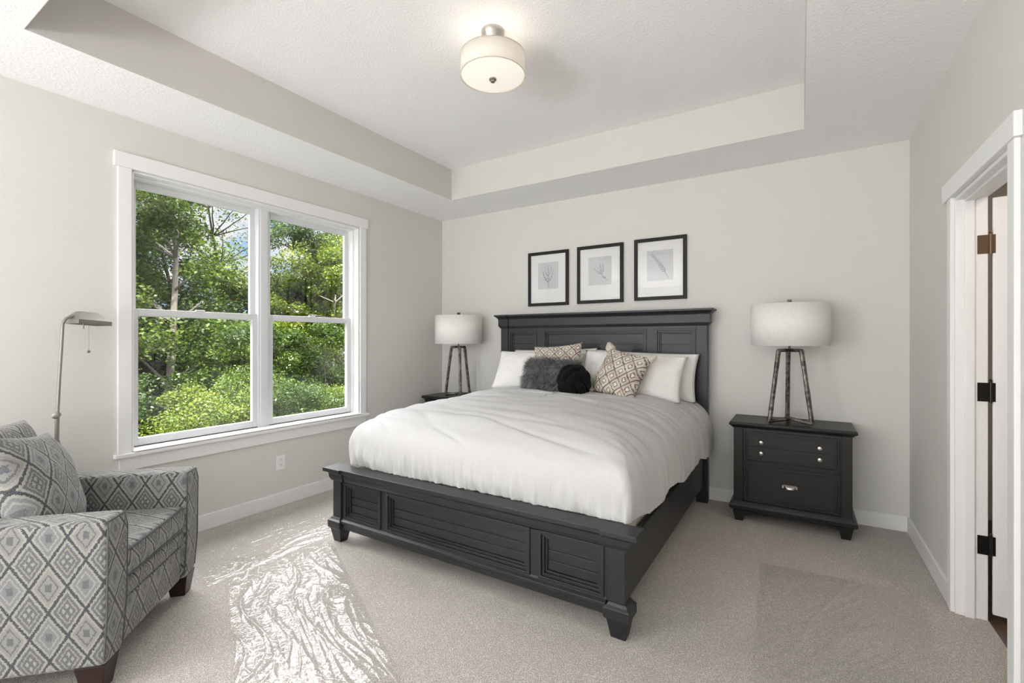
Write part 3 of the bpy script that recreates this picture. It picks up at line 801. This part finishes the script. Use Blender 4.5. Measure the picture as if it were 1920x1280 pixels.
# ------------------------------------------------------------------ pictures
def sprig(kind):
    mb = MB()
    def leafs(p0, p1, n, ln, ang, r=.0016, wid=.20, curve=0):
        p0, p1 = Vector(p0), Vector(p1); d = (p1 - p0); pts = []
        nrm = Vector((-d.y, d.x)).normalized()
        for k in range(9):
            t = k / 8; pts.append(p0 + d * t + nrm * curve * math.sin(math.pi * t))
        mb.tube([(p.x, p.y, 0) for p in pts], .0011, 5)
        dn = d.normalized()
        for k in range(n):
            t = .25 + .75 * k / (n - 1) if n > 1 else 1
            p = p0 + d * t + nrm * curve * math.sin(math.pi * t)
            for s in (-1, 1):
                a = math.atan2(dn.y, dn.x) + s * ang; l = ln * (1.15 - .5 * t)
                e = Vector((math.cos(a), math.sin(a))); nn = Vector((-e.y, e.x)); tip = p + e * l; mid = p + e * l * .5
                vs = [(p.x, p.y, .0004), (mid.x + nn.x * l * wid * .5, mid.y + nn.y * l * wid * .5, .0004), (tip.x, tip.y, .0004), (mid.x - nn.x * l * wid * .5, mid.y - nn.y * l * wid * .5, .0004)]
                mb.add(vs, [(0, 1, 2, 3)])
    if kind == 0:
        leafs((.005, -.12), (.0, .09), 6, .024, R(40))
        for s in (-1, 1):
            leafs((.0, -.07), (s * .055, .04), 4, .02, R(40), curve=-s * .012); leafs((.0, -.01), (s * .035, .085), 3, .016, R(40), curve=-s * .01)
    elif kind == 1:
        leafs((.085, -.10), (-.02, .03), 3, .018, R(50), curve=.01); leafs((.03, -.04), (-.055, .03), 6, .018, R(55), curve=.008)
        leafs((.02, -.03), (.0, .07), 5, .018, R(55)); leafs((.025, -.035), (.03, .06), 5, .017, R(55), curve=-.008); leafs((.06, -.07), (.02, -.055), 3, .015, R(40))
    else:
        leafs((.075, -.12), (-.065, .095), 11, .036, R(42), curve=-.008, wid=.16)
    return mb
def picture(x0, x1, z0, z1, kind, label):
    xc = (x0 + x1) / 2; zc = (z0 + z1) / 2; hw = (x1 - x0) / 2; hh = (z1 - z0) / 2
    p = thing('framed_picture', (xc, D, zc), label, 'picture', group='framed sprig prints above the headboard')
    b = .031; mb = MB()
    mb.box(-hw, -hw + b, -.022, -.001, -hh, hh); mb.box(hw - b, hw, -.022, -.001, -hh, hh); mb.box(-hw + b, hw - b, -.022, -.001, hh - b, hh); mb.box(-hw + b, hw - b, -.022, -.001, -hh, -hh + b)
    obj('frame', mb, M_black, p, .0015)
    obj('mat_board', MB().box(-hw + b, hw - b, -.009, -.002, -hh + b, hh - b), M_mat, p)
    px, pz0, pz1 = .115, -.105, .165
    pr = obj('print', MB().box(-px, px, -.0098, -.0088, pz0 , pz1), M_print, p)
    sp = obj('sprig_drawing', sprig(kind), M_ink, pr); sp.rotation_euler = (R(90), 0, 0); sp.location = (0, -.0105, .03 )
    obj('glass', MB().box(-hw + b - .002, hw - b + .002, -.0165, -.0150, -hh + b - .002, hh - b + .002), M_pglass, p)
picture(-2.411, -1.953, 1.690, 2.242, 0, 'black framed sprig print nearest the window, leftmost of the three')
picture(-1.860, -1.397, 1.694, 2.249, 1, 'black framed print of a loose branching sprig, middle of the three')
picture(-1.294, -.835, 1.700, 2.256, 2, 'black framed print of a single slanted leafy stem, rightmost of the three')

# ------------------------------------------------------------------ armchair
CH = (-2.803, .679, 0)
ch = thing('armchair', CH, 'grey diamond patterned upholstered armchair in the corner by the window', 'armchair', rz=R(-45))
def rounded(mbox, name, par, m, bevel, seg=5, uvo=(0, 0), sub=None):
    """box with generous rounded edges baked in, box-projected uv"""
    bm = bmesh.new(); me = bpy.data.meshes.new('t'); me.from_pydata(mbox.v, [], mbox.f); bm.from_mesh(me)
    bmesh.ops.remove_doubles(bm, verts=bm.verts, dist=1e-5)
    bmesh.ops.bevel(bm, geom=[e_ for e_ in bm.edges if e_.calc_face_angle(0) > .5], offset=bevel, segments=seg, profile=.6, affect='EDGES')
    bm.normal_update(); bm.verts.index_update()
    o2 = MB(); o2.add([v.co[:] for v in bm.verts], [[v.index for v in f_.verts] for f_ in bm.faces]); bm.free()
    return obj(name, o2, m, par, smooth=True, angle=50, boxuv=uvo)
for s in (1, -1):
    a, b = sorted((s * .262, s * .405))
    ti = s * .008
    mb = MB(); mb.v = []; 
    ys = [-.40, .0, .42]
    mb.stack([(a + .012, b - .012, -.40, .405, .105), (a, b, -.40, .415, .30), (a, b, -.40, .42, .60), (a + .006, b - .006, -.40, .412, .662)])
    ar = rounded(mb, 'arm', ch, M_ikat, .022, 5, (.0 if s > 0 else .06, .03))
    # welt cord round the front panel
    w0, w1 = a + .004, b - .004
    obj('welt', MB().tube([(w0 + .008, .402, .13), (w0 + .003, .414, .30), (w0 + .004, .417, .60), (w0 + .014, .411, .650), (w1 - .014, .411, .650), (w1 - .004, .417, .60), (w1 - .003, .414, .30), (w1 - .008, .402, .13)], .0042, 6), M_welt, ar, smooth=True)
rounded(MB().stack([(-.268, .268, -.40, .385, .105), (-.268, .268, -.40, .395, .28)]), 'seat_base', ch, M_ikat, .012, 4, (.03, .02))
rounded(MB().stack([(-.266, .266, -.2, .385, .28), (-.266, .266, -.2, .405, .30), (-.266, .266, -.2, .405, .35), (-.266, .266, -.2, .39, .368)]), 'seat_border', ch, M_ikat, .012, 4, (.075, .05))
rounded(MB().stack([(-.405, .405, -.44, -.27, .105), (-.405, .405, -.47, -.27, .5), (-.39, .39, -.52, -.33, .90)]), 'back', ch, M_ikat, .035, 5, (.0, .05))
sc_ = rounded(MB().stack([(-.258, .258, -.24, .405, .37), (-.26, .26, -.24, .415, .43), (-.255, .255, -.24, .40, .492)]), 'seat_cushion', ch, M_ikat, .02, 5, (.02, .07))
for z in (.378, .484):
    obj('welt', MB().tube([(-.255, -.2, z), (-.257, .38, z), (-.24, .408, z), (.24, .408, z), (.257, .38, z), (.255, -.2, z)], .0045, 6), M_welt, sc_, smooth=True)
bc = obj('back_cushion', pillow_mb(.265, .25, .10, .03, .01, 31, flat=4), M_ikat, ch, smooth=True, angle=180)
place(bc, (0, -.215, .715), (-1, 0, 0), (0, -.25, 1))
for sx in (-1, 1):
    for sy in (-1, 1):
        xc, yc = sx * .345, (.355 if sy > 0 else -.375)
        obj('leg', MB().frus((xc - .034, xc + .034, yc - .034, yc + .034, 0), (xc - .05, xc + .05, yc - .05, yc + .05, .112)), M_espresso, ch, .003)
tpc = pillow('throw_pillow', pillow_mb(.235, .235, .095, .08, .010, 41), M_ikat, 'grey diamond patterned cushion propped in the armchair', (-2.77, .63, .72), (-.80, .60, -.22), (-.34, -.22, 1), R(4), 'cushion')

# ------------------------------------------------------------------ pharmacy floor lamp
LX, LY = -3.405, .842
fl = thing('floor_lamp', (LX, LY, 0), 'brushed nickel pharmacy floor lamp standing behind the armchair', 'floor lamp', rz=R(18))
obj('base', MB().lathe([(.105, 0), (.108, .008), (.10, .016), (.05, .022), (.014, .03)], n=36), M_lampmetal, fl, smooth=True)
obj('lower_tube', MB().tube([(0, 0, .02), (0, 0, .80)], .0125, 12).lathe([(.0135, .775), (.0135, .79)], n=14), M_lampmetal, fl, smooth=True)
obj('upper_tube', MB().tube([(0, 0, .70), (0, 0, .80), (0, .002, .93)], .0095, 12), M_lampmetal, fl, smooth=True)
for z in (.775, .938):
    k = obj('clamp_knob', MB().lathe([(.006, .0), (.006, .02), (.016, .021), (.017, .03), (.012, .034)], n=16).lathe([(.0165, -.012), (.0165, .012)], n=14), M_lampmetal, fl, smooth=True)
    k.location = (0, .0, z); k.rotation_euler = (0, R(90), R(-40))
pts = [(0, .002, .92), (0, .012, 1.14), (0, .024, 1.36)] + [(0, .026 + .050 * (1 - math.cos(t)), 1.415 + .058 * math.sin(t)) for t in [k * math.pi / 2 / 8 for k in range(9)]] + [(0, .105, 1.473)]
obj('curved_arm', MB().tube(pts, .0075, 12), M_lampmetal, fl, smooth=True)
# pyramid-like metal shade, opening downward
def shade_mb():
    mb = MB(); b0, b1 = .066, .236; wx = .058
    lo = [(-wx, b0, 1.434), (wx, b0, 1.434), (wx, b1, 1.424), (-wx, b1, 1.424)]
    mid = [(-wx, b0, 1.458), (wx, b0, 1.458), (wx, b1, 1.448), (-wx, b1, 1.448)]
    hi = [(-.018, b0 + .035, 1.503), (.018, b0 + .035, 1.503), (.018, b1 - .05, 1.498), (-.018, b1 - .05, 1.498)]
    mb.add(lo + mid + hi, [(k, (k + 1) % 4, 4 + (k + 1) % 4, 4 + k) for k in range(4)] + [(4 + k, 4 + (k + 1) % 4, 8 + (k + 1) % 4, 8 + k) for k in range(4)] + [(8, 9, 10, 11)])
    return mb
shd = obj('lamp_shade', shade_mb(), M_lampmetal, fl)
m_ = shd.modifiers.new('thick', 'SOLIDIFY'); m_.thickness = .002; m_.offset = -1

obj('switch', MB().tube([(.01, .12, 1.44), (.01, .12, 1.405)], .0035, 8), M_lampmetal, fl)
pc = obj('pull_chain', MB().tube([(.02, .14, 1.46), (.02, .14, 1.285)], .0013, 6), M_lampmetal, fl)
obj('chain_ball', MB().lathe([(.002, -.009), (.007, -.005), (.009, 0), (.007, .005), (.002, .009)], (.02, .14, 1.277), 14), M_lampmetal, pc, smooth=True)

# ------------------------------------------------------------------ ceiling light
CL = (-1.443, 2.129, HT)
clt = thing('ceiling_light', CL, 'semi-flush drum ceiling light glowing in the middle of the tray ceiling', 'ceiling light')
obj('canopy', MB().lathe([(.010, -.062), (.045, -.058), (.056, -.04), (.060, -.02), (.064, -.014), (.064, 0)], n=36), M_nickel, clt, smooth=True)
obj('canopy_screw', MB().lathe([(.004, -.066), (.004, -.05)], (-.022, -.03, 0), 10), M_dark, clt)
obj('stem', MB().tube([(0, 0, -.05), (0, 0, -.250)], .008, 10), M_nickel, clt)
dr = obj('drum_shade', MB().lathe([(.177, -.245), (.177, -.136)], n=64, cap=False), emis('drum_glow', (1, .88, .74), .34, (.50, .47, .42)), clt, smooth=True)
m_ = dr.modifiers.new('thick', 'SOLIDIFY'); m_.thickness = .003; m_.offset = -1
obj('shade_trim', MB().lathe([(.1785, -.247), (.1785, -.243)], n=64, cap=False).lathe([(.1785, -.138), (.1785, -.134)], n=64, cap=False), mat('trim_beige', (.45, .38, .30), .6), dr, smooth=True)
obj('diffuser', MB().lathe([(.004, -.262), (.06, -.258), (.12, -.252), (.170, -.244), (.173, -.240)], n=64), emis('diffuser_glow', (1, .92, .80), .62, (.5, .48, .45)), clt, smooth=True)
obj('finial', MB().lathe([(.003, -.281), (.012, -.279), (.013, -.272), (.020, -.268), (.020, -.261)], n=24), mat('aged_nickel', (.30, .26, .21), .4, .9), clt, smooth=True)
for k in range(3):
    a = R(90 + 120 * k)
    pl = bpy.data.lights.new('bulb', 'POINT'); pl.energy = .22; pl.color = (1, .86, .70); pl.shadow_soft_size = .03
    po2 = bpy.data.objects.new('bulb', pl); COL.objects.link(po2); po2.parent = clt; po2.location = (.085 * math.cos(a), .085 * math.sin(a), -.15)

# ------------------------------------------------------------------ plastic floor films
def film(name, quad, nu, nv, label, seed, amp=.006, along=(1, 0)):
    q = [Vector((*p, 0)) for p in quad]; mb = MB()
    c = sum(q, Vector()) / 4
    def fn(u, v):
        p = (q[0] * (1 - u) + q[1] * u) * (1 - v) + (q[3] * (1 - u) + q[2] * u) * v
        a = p.x * along[0] + p.y * along[1]; b = -p.x * along[1] + p.y * along[0]
        wv = noise.noise((a * 2.0 + seed, b * 2.0, 2)) * .5
        r1 = 1 - abs(noise.noise((a * 1.5 + wv, b * 8.5 + wv * 3.5, seed))) * 3.4
        r2 = 1 - abs(noise.noise((a * 4 + wv * 2 + 4, b * 20 + 2 * wv, seed + 7))) * 3.2
        r3 = noise.noise((a * 24, b * 24, seed))
        z = .004 + amp * (max(r1, 0) ** 2 * 1.1 + max(r2, 0) ** 2 * .55 + .10 * (r3 + 1))
        ed = min(u, 1 - u, v, 1 - v); z = .003 + (z - .003) * min(1, ed * 25)
        return (p.x - c.x, p.y - c.y, z)
    mb.grid(fn, nu, nv)
    o = tag(obj(name, mb, M_film, smooth=True, angle=180), label, 'plastic film'); o.location = c; return o
film('plastic_film', [(-3.46, 1.47), (-2.735, 1.275), (-2.745, 2.9), (-3.44, 2.9)], 150, 330, 'clear plastic carpet film lying along the wall under the window', 3, .0035, (0, 1))
film('plastic_film', [(-2.97, 1.50), (-1.40, .745), (-1.09, 1.21), (-2.66, 2.01)], 420, 190, 'wrinkled clear plastic film strip on the carpet between armchair and footboard', 11, .0075, (.87, -.49))
film('plastic_film', [(-.205, 3.17), (-.15, 1.70), (.50, 1.70), (.52, 3.23)], 300, 180, 'clear plastic film on the carpet in front of the doorway', 23, .005, (.5, .87))

# ------------------------------------------------------------------ outdoors
def f_grass(nt, b):
    v = coords(nt); nt.links.new(mixc(nt, noi(nt, v, 3, 4), (.006, .010, .003), (.022, .034, .008)), b.inputs['Base Color'])
gm = MB()
gm.grid(lambda u, v: (-4.2 - 40 * u, -14 + 50 * v, -.55 + .35 * noise.noise((u * 9, v * 11, 0)) - .9 * u), 50, 60)
struct('ground', gm, mat('undergrowth_ground', rough=1, fn=f_grass), 'green ground outside the window', 'ground', smooth=True)
def leafmat(name, a, b_, c):
    m = bpy.data.materials.new(name); m.use_nodes = True; nt = m.node_tree; nt.nodes.clear()
    g = nt.nodes.new('ShaderNodeNewGeometry'); r = X(nt, g.outputs['Random Per Island'])
    col = mixc(nt, (r * 2).min(1.0), a, b_); col = mixc(nt, (r * 2 - 1).max(0.0), col, c)
    d = nt.nodes.new('ShaderNodeBsdfDiffuse'); t = nt.nodes.new('ShaderNodeBsdfTranslucent'); gl = nt.nodes.new('ShaderNodeBsdfGlossy')
    gl.inputs['Roughness'].default_value = .35
    nt.links.new(col, d.inputs[0]); nt.links.new(col, t.inputs[0])
    m1 = nt.nodes.new('ShaderNodeMixShader'); m1.inputs[0].default_value = .42; nt.links.new(d.outputs[0], m1.inputs[1]); nt.links.new(t.outputs[0], m1.inputs[2])
    m2 = nt.nodes.new('ShaderNodeMixShader'); m2.inputs[0].default_value = .025; nt.links.new(m1.outputs[0], m2.inputs[1]); nt.links.new(gl.outputs[0], m2.inputs[2])
    o = nt.nodes.new('ShaderNodeOutputMaterial'); nt.links.new(m2.outputs[0], o.inputs[0]); return m
LM = [leafmat('leaf_mid_green', (0.0108, 0.0252, 0.0026), (0.0432, 0.0756, 0.0076), (0.0972, 0.1368, 0.0173)), leafmat('leaf_dark_green', (0.0065, 0.0180, 0.0026), (0.0252, 0.0522, 0.0065), (0.0612, 0.0972, 0.0130)), leafmat('leaf_yellow_green', (0.0220, 0.0460, 0.0036), (0.0750, 0.1150, 0.0108), (0.1600, 0.1800, 0.0180))]
def f_bark(nt, b):
    v = coords(nt, 'Object', (6, 6, 1)); nt.links.new(mixc(nt, noi(nt, v, 6, 4, .6), (.05, .043, .035), (.22, .20, .17)), b.inputs['Base Color'])
M_bark = mat('pale_bark', rough=.95, fn=f_bark, spec=.1)
M_bark2 = mat('dark_bark', (.035, .03, .024), rough=.95, spec=.1)
def foliage(blobs, per, ls, seed):
    rr = np.random.default_rng(seed); C = []
    for (c, r, dn) in blobs:
        n = int(per * dn); d = rr.normal(size=(n, 3)); d /= np.linalg.norm(d, axis=1)[:, None]
        rad = r * rr.random(n) ** .42
        C.append(np.array(c) + d * rad[:, None] * np.array([1, 1, .72]))
    C = np.concatenate(C); n = len(C)
    a = rr.normal(size=(n, 3)); a[:, 2] *= .55; a /= np.linalg.norm(a, axis=1)[:, None]
    up = rr.normal(size=(n, 3)) * .6 + np.array([0, 0, 1.0]); b = np.cross(up, a); b /= np.linalg.norm(b, axis=1)[:, None] + 1e-9
    s = ls * (.6 + .8 * rr.random(n))[:, None]
    nrm = np.cross(a, b)
    v = np.stack([C - a * s, C - b * s * .55 + nrm * s * .18, C + a * s, C + b * s * .55 + nrm * s * .18], 1).reshape(-1, 3)
    me = bpy.data.meshes.new('foliage'); me.vertices.add(4 * n); me.vertices.foreach_set('co', v.astype(np.float32).ravel())
    me.loops.add(4 * n); me.loops.foreach_set('vertex_index', np.arange(4 * n, dtype=np.int32))
    me.polygons.add(n); me.polygons.foreach_set('loop_start', np.arange(0, 4 * n, 4, dtype=np.int32))
    me.update(calc_edges=True); me.validate(); return me
def tree_parts(h, cr, seed, nb=26, per=190, ls=.075, low=.25, r0=.11, lean=.3, fork=True):
    rr = random.Random(seed); mb = MB(); blobs = []
    def pth(p, d, ln, n, wob):
        pts = [Vector(p)]; d = Vector(d)
        for k in range(n):
            d = (d + Vector((rr.uniform(-wob, wob), rr.uniform(-wob, wob), rr.uniform(-wob, wob) * .5))).normalized(); pts.append(pts[-1] + d * ln / n)
        return pts
    trunk = pth((0, 0, -.4), (rr.uniform(-lean, lean) * .3, rr.uniform(-lean, lean) * .3, 1), h * .92 + .4, 10, .02 + lean * .25)
    mb.tube(trunk, [r0 * (1 - .85 * k / 10) for k in range(11)], 8)
    for k in range(nb):
        i = rr.randint(int(2 + low * 6), 9); a = rr.uniform(0, 6.283); ln = cr * rr.uniform(.55, 1.15) * (1.15 - .5 * i / 10)
        br = pth(trunk[i], (math.cos(a), math.sin(a), rr.uniform(.25, .9)), ln, 5, .18)
        mb.tube(br, [r0 * .32 * (1 - .8 * q / 5) for q in range(6)], 5)
        blobs.append((br[-1][:], rr.uniform(.45, .8) * cr * .42, 1)); blobs.append((br[3][:], rr.uniform(.35, .6) * cr * .40, .7))
    blobs.append((trunk[-1][:], cr * .35, 1))
    return mb, foliage(blobs, per, ls, seed)
def add_tree(parts, lm, bark, loc, rz, scale, label, name='tree', cat='tree', group=None):
    r = thing(name, loc, label, cat, rz=rz, group=group); r.scale = (scale,) * 3
    mb, fm = parts
    if isinstance(mb, MB): parts[0] = mb = obj('trunk', mb, bark, r, smooth=True).data
    else:
        o = bpy.data.objects.new('trunk', mb); COL.objects.link(o); o.parent = r
    if not fm.materials: fm.materials.append(lm)
    f = bpy.data.objects.new('foliage', fm); COL.objects.link(f); f.parent = r
    if f.data.materials[0] != lm: f.material_slots[0].link = 'OBJECT'; f.material_slots[0].material = lm
    return r
def zg(x): return -.55 - .9 * ((-4.2 - x) / 40)
TA = list(tree_parts(7.4, 2.3, 5, 32, 720, .041, .12, .10, .04)); TB = list(tree_parts(6.6, 1.9, 9, 26, 560, .041, .1, .08)); TC = list(tree_parts(5.2, 1.9, 14, 28, 760, .041, .0, .07)); TE = list(tree_parts(8.0, 2.4, 31, 34, 85, .036, .1, .07, .08)); TD = list(tree_parts(3.6, 1.7, 23, 26, 760, .041, -.3, .05))
trees = [
 (TA, LM[0], M_bark, (-12.2, 4.85), 0.3, 1.0, 'tall tree with a pale forked trunk seen through the left sash'),
 (TB, LM[1], M_bark2, (-13.6, 6.15), 2.0, 1.05, 'slim dark-trunked tree just right of the pale trunk'),
 (TB, LM[1], M_bark2, (-14.2, 8.75), 4.1, .92, 'thin open tree against the sky beside the window mullion'),
 (TC, LM[2], M_bark, (-11.4, 8.9), 1.0, 1.0, 'bright yellow-green tree filling the right sash'),
 (TC, LM[0], M_bark, (-14.5, 4.1), 2.6, 1.2, 'dense green tree at the far left behind the pale trunk'),
 (TC, LM[2], M_bark, (-13.6, 11.4), 3.0, 1.1, 'yellow-green tree at the right edge of the right sash'),
 (TD, LM[2], M_bark2, (-15.0, 8.1), .5, 1.15, 'low bright tree in the gap between the taller trees'),
 (TD, LM[0], M_bark2, (-16.5, 10.4), 1.5, 1.2, 'low green tree far behind, under the open sky'),
 (TC, LM[1], M_bark, (-19.5, 6.6), 4.4, .75, 'dark tree far back in the left sash'),
 (TC, LM[1], M_bark2, (-18.5, 13.6), 5.0, .95, 'dark tree far back in the right sash'),
 (TA, LM[0], M_bark, (-13.5, 1.6), 5.5, 1.0, 'leafy tree beyond the left side of the window'),
 (TC, LM[0], M_bark, (-11.0, 13.0), .8, 1.15, 'leafy tree beyond the right side of the window'),
 (TD, LM[1], M_bark2, (-17.5, 3.6), 2.2, 1.3, 'low dark tree at the back left of the woodland'),
 (TE, LM[0], M_bark2, (-14.0, 7.25), 1.9, 1.0, 'sparse tall tree whose open twigs stand against the sky'),
 (TC, LM[1], M_bark2, (-20.5, 9.6), 3.3, .8, 'far tree low on the skyline behind the mullion'),
]
for (pt, lm, bk, (x, y), rz, s, lab) in trees:
    add_tree(pt, lm, bk, (x, y, zg(x)), rz, s, lab, group='woodland trees outside the window')
def shrub_parts(seed, h, r, nb, per, ls):
    rr = random.Random(seed); mb = MB(); bl = []
    for k in range(nb):
        a = rr.uniform(0, 6.283); q = r * rr.random() ** .5; z = rr.uniform(.15, 1) * h
        e_ = Vector((q * math.cos(a), q * math.sin(a), z))
        mb.tube([(e_.x * .1, e_.y * .1, -.15), e_ * .55 + Vector((0, 0, .05)), e_], [.014, .009, .004], 5)
        bl.append((e_[:], rr.uniform(.25, .42), 1))
    return [mb, foliage(bl, per, ls, seed)]
SA = shrub_parts(3, 1.5, .95, 26, 520, .025); SB = shrub_parts(8, 2.1, .9, 30, 560, .03)
shr = [(SB, 1, -9.2, 2.65, 'dark shrub at the left end of the undergrowth'), (SA, 2, -7.9, 3.65, 'bright low shrub right under the left sash'), (SB, 1, -10.0, 5.15, 'tall dark shrub beside the pale trunk base'), (SB, 0, -9.4, 5.25, 'leafy green shrub in the middle of the left sash'), (SB, 1, -10.4, 6.4, 'deep green shrub behind the window mullion'), (SB, 1, -9.6, 7.2, 'dark bush at the left of the right sash'), (SA, 2, -8.0, 6.2, 'bright shrub low in the right sash'), (SB, 1, -10.8, 9.3, 'dark bush under the yellow-green tree'), (SA, 0, -8.4, 4.4, 'small green shrub low in the left sash'), (SB, 2, -9.0, 8.4, 'pale green shrub at the right edge of the right sash'), (SB, 1, -12.0, 3.6, 'tall dark bush at the back left'), (SB, 0, -11.6, 5.9, 'green bush between the two trunks'), (SB, 1, -12.6, 7.6, 'dark bush in the shade behind the mullion'), (SA, 1, -7.4, 5.0, 'low dark shrub near the house'), (SB, 1, -12.4, 10.6, 'dark bush far right in the woodland'), (SB, 1, -13.4, 4.75, 'dark bush just behind the pale trunk'), (SB, 1, -15.2, 5.9, 'dark bush deep in the woodland behind the two trunks'), (SB, 1, -17.2, 6.3, 'farthest dark bush of the undergrowth in the left sash'), (SB, 1, -16.0, 4.6, 'dark bush at the far left end of the woodland')]
for k, (sp, li, x, y, lab) in enumerate(shr):
    add_tree(sp, LM[li], M_bark2, (x, y, zg(x) + .05), k * 1.7, (.62 if sp is SA else 1.1 if x < -13 else .82) + .12 * (k % 3), lab, 'shrub', 'shrub', 'shrubs outside the window')
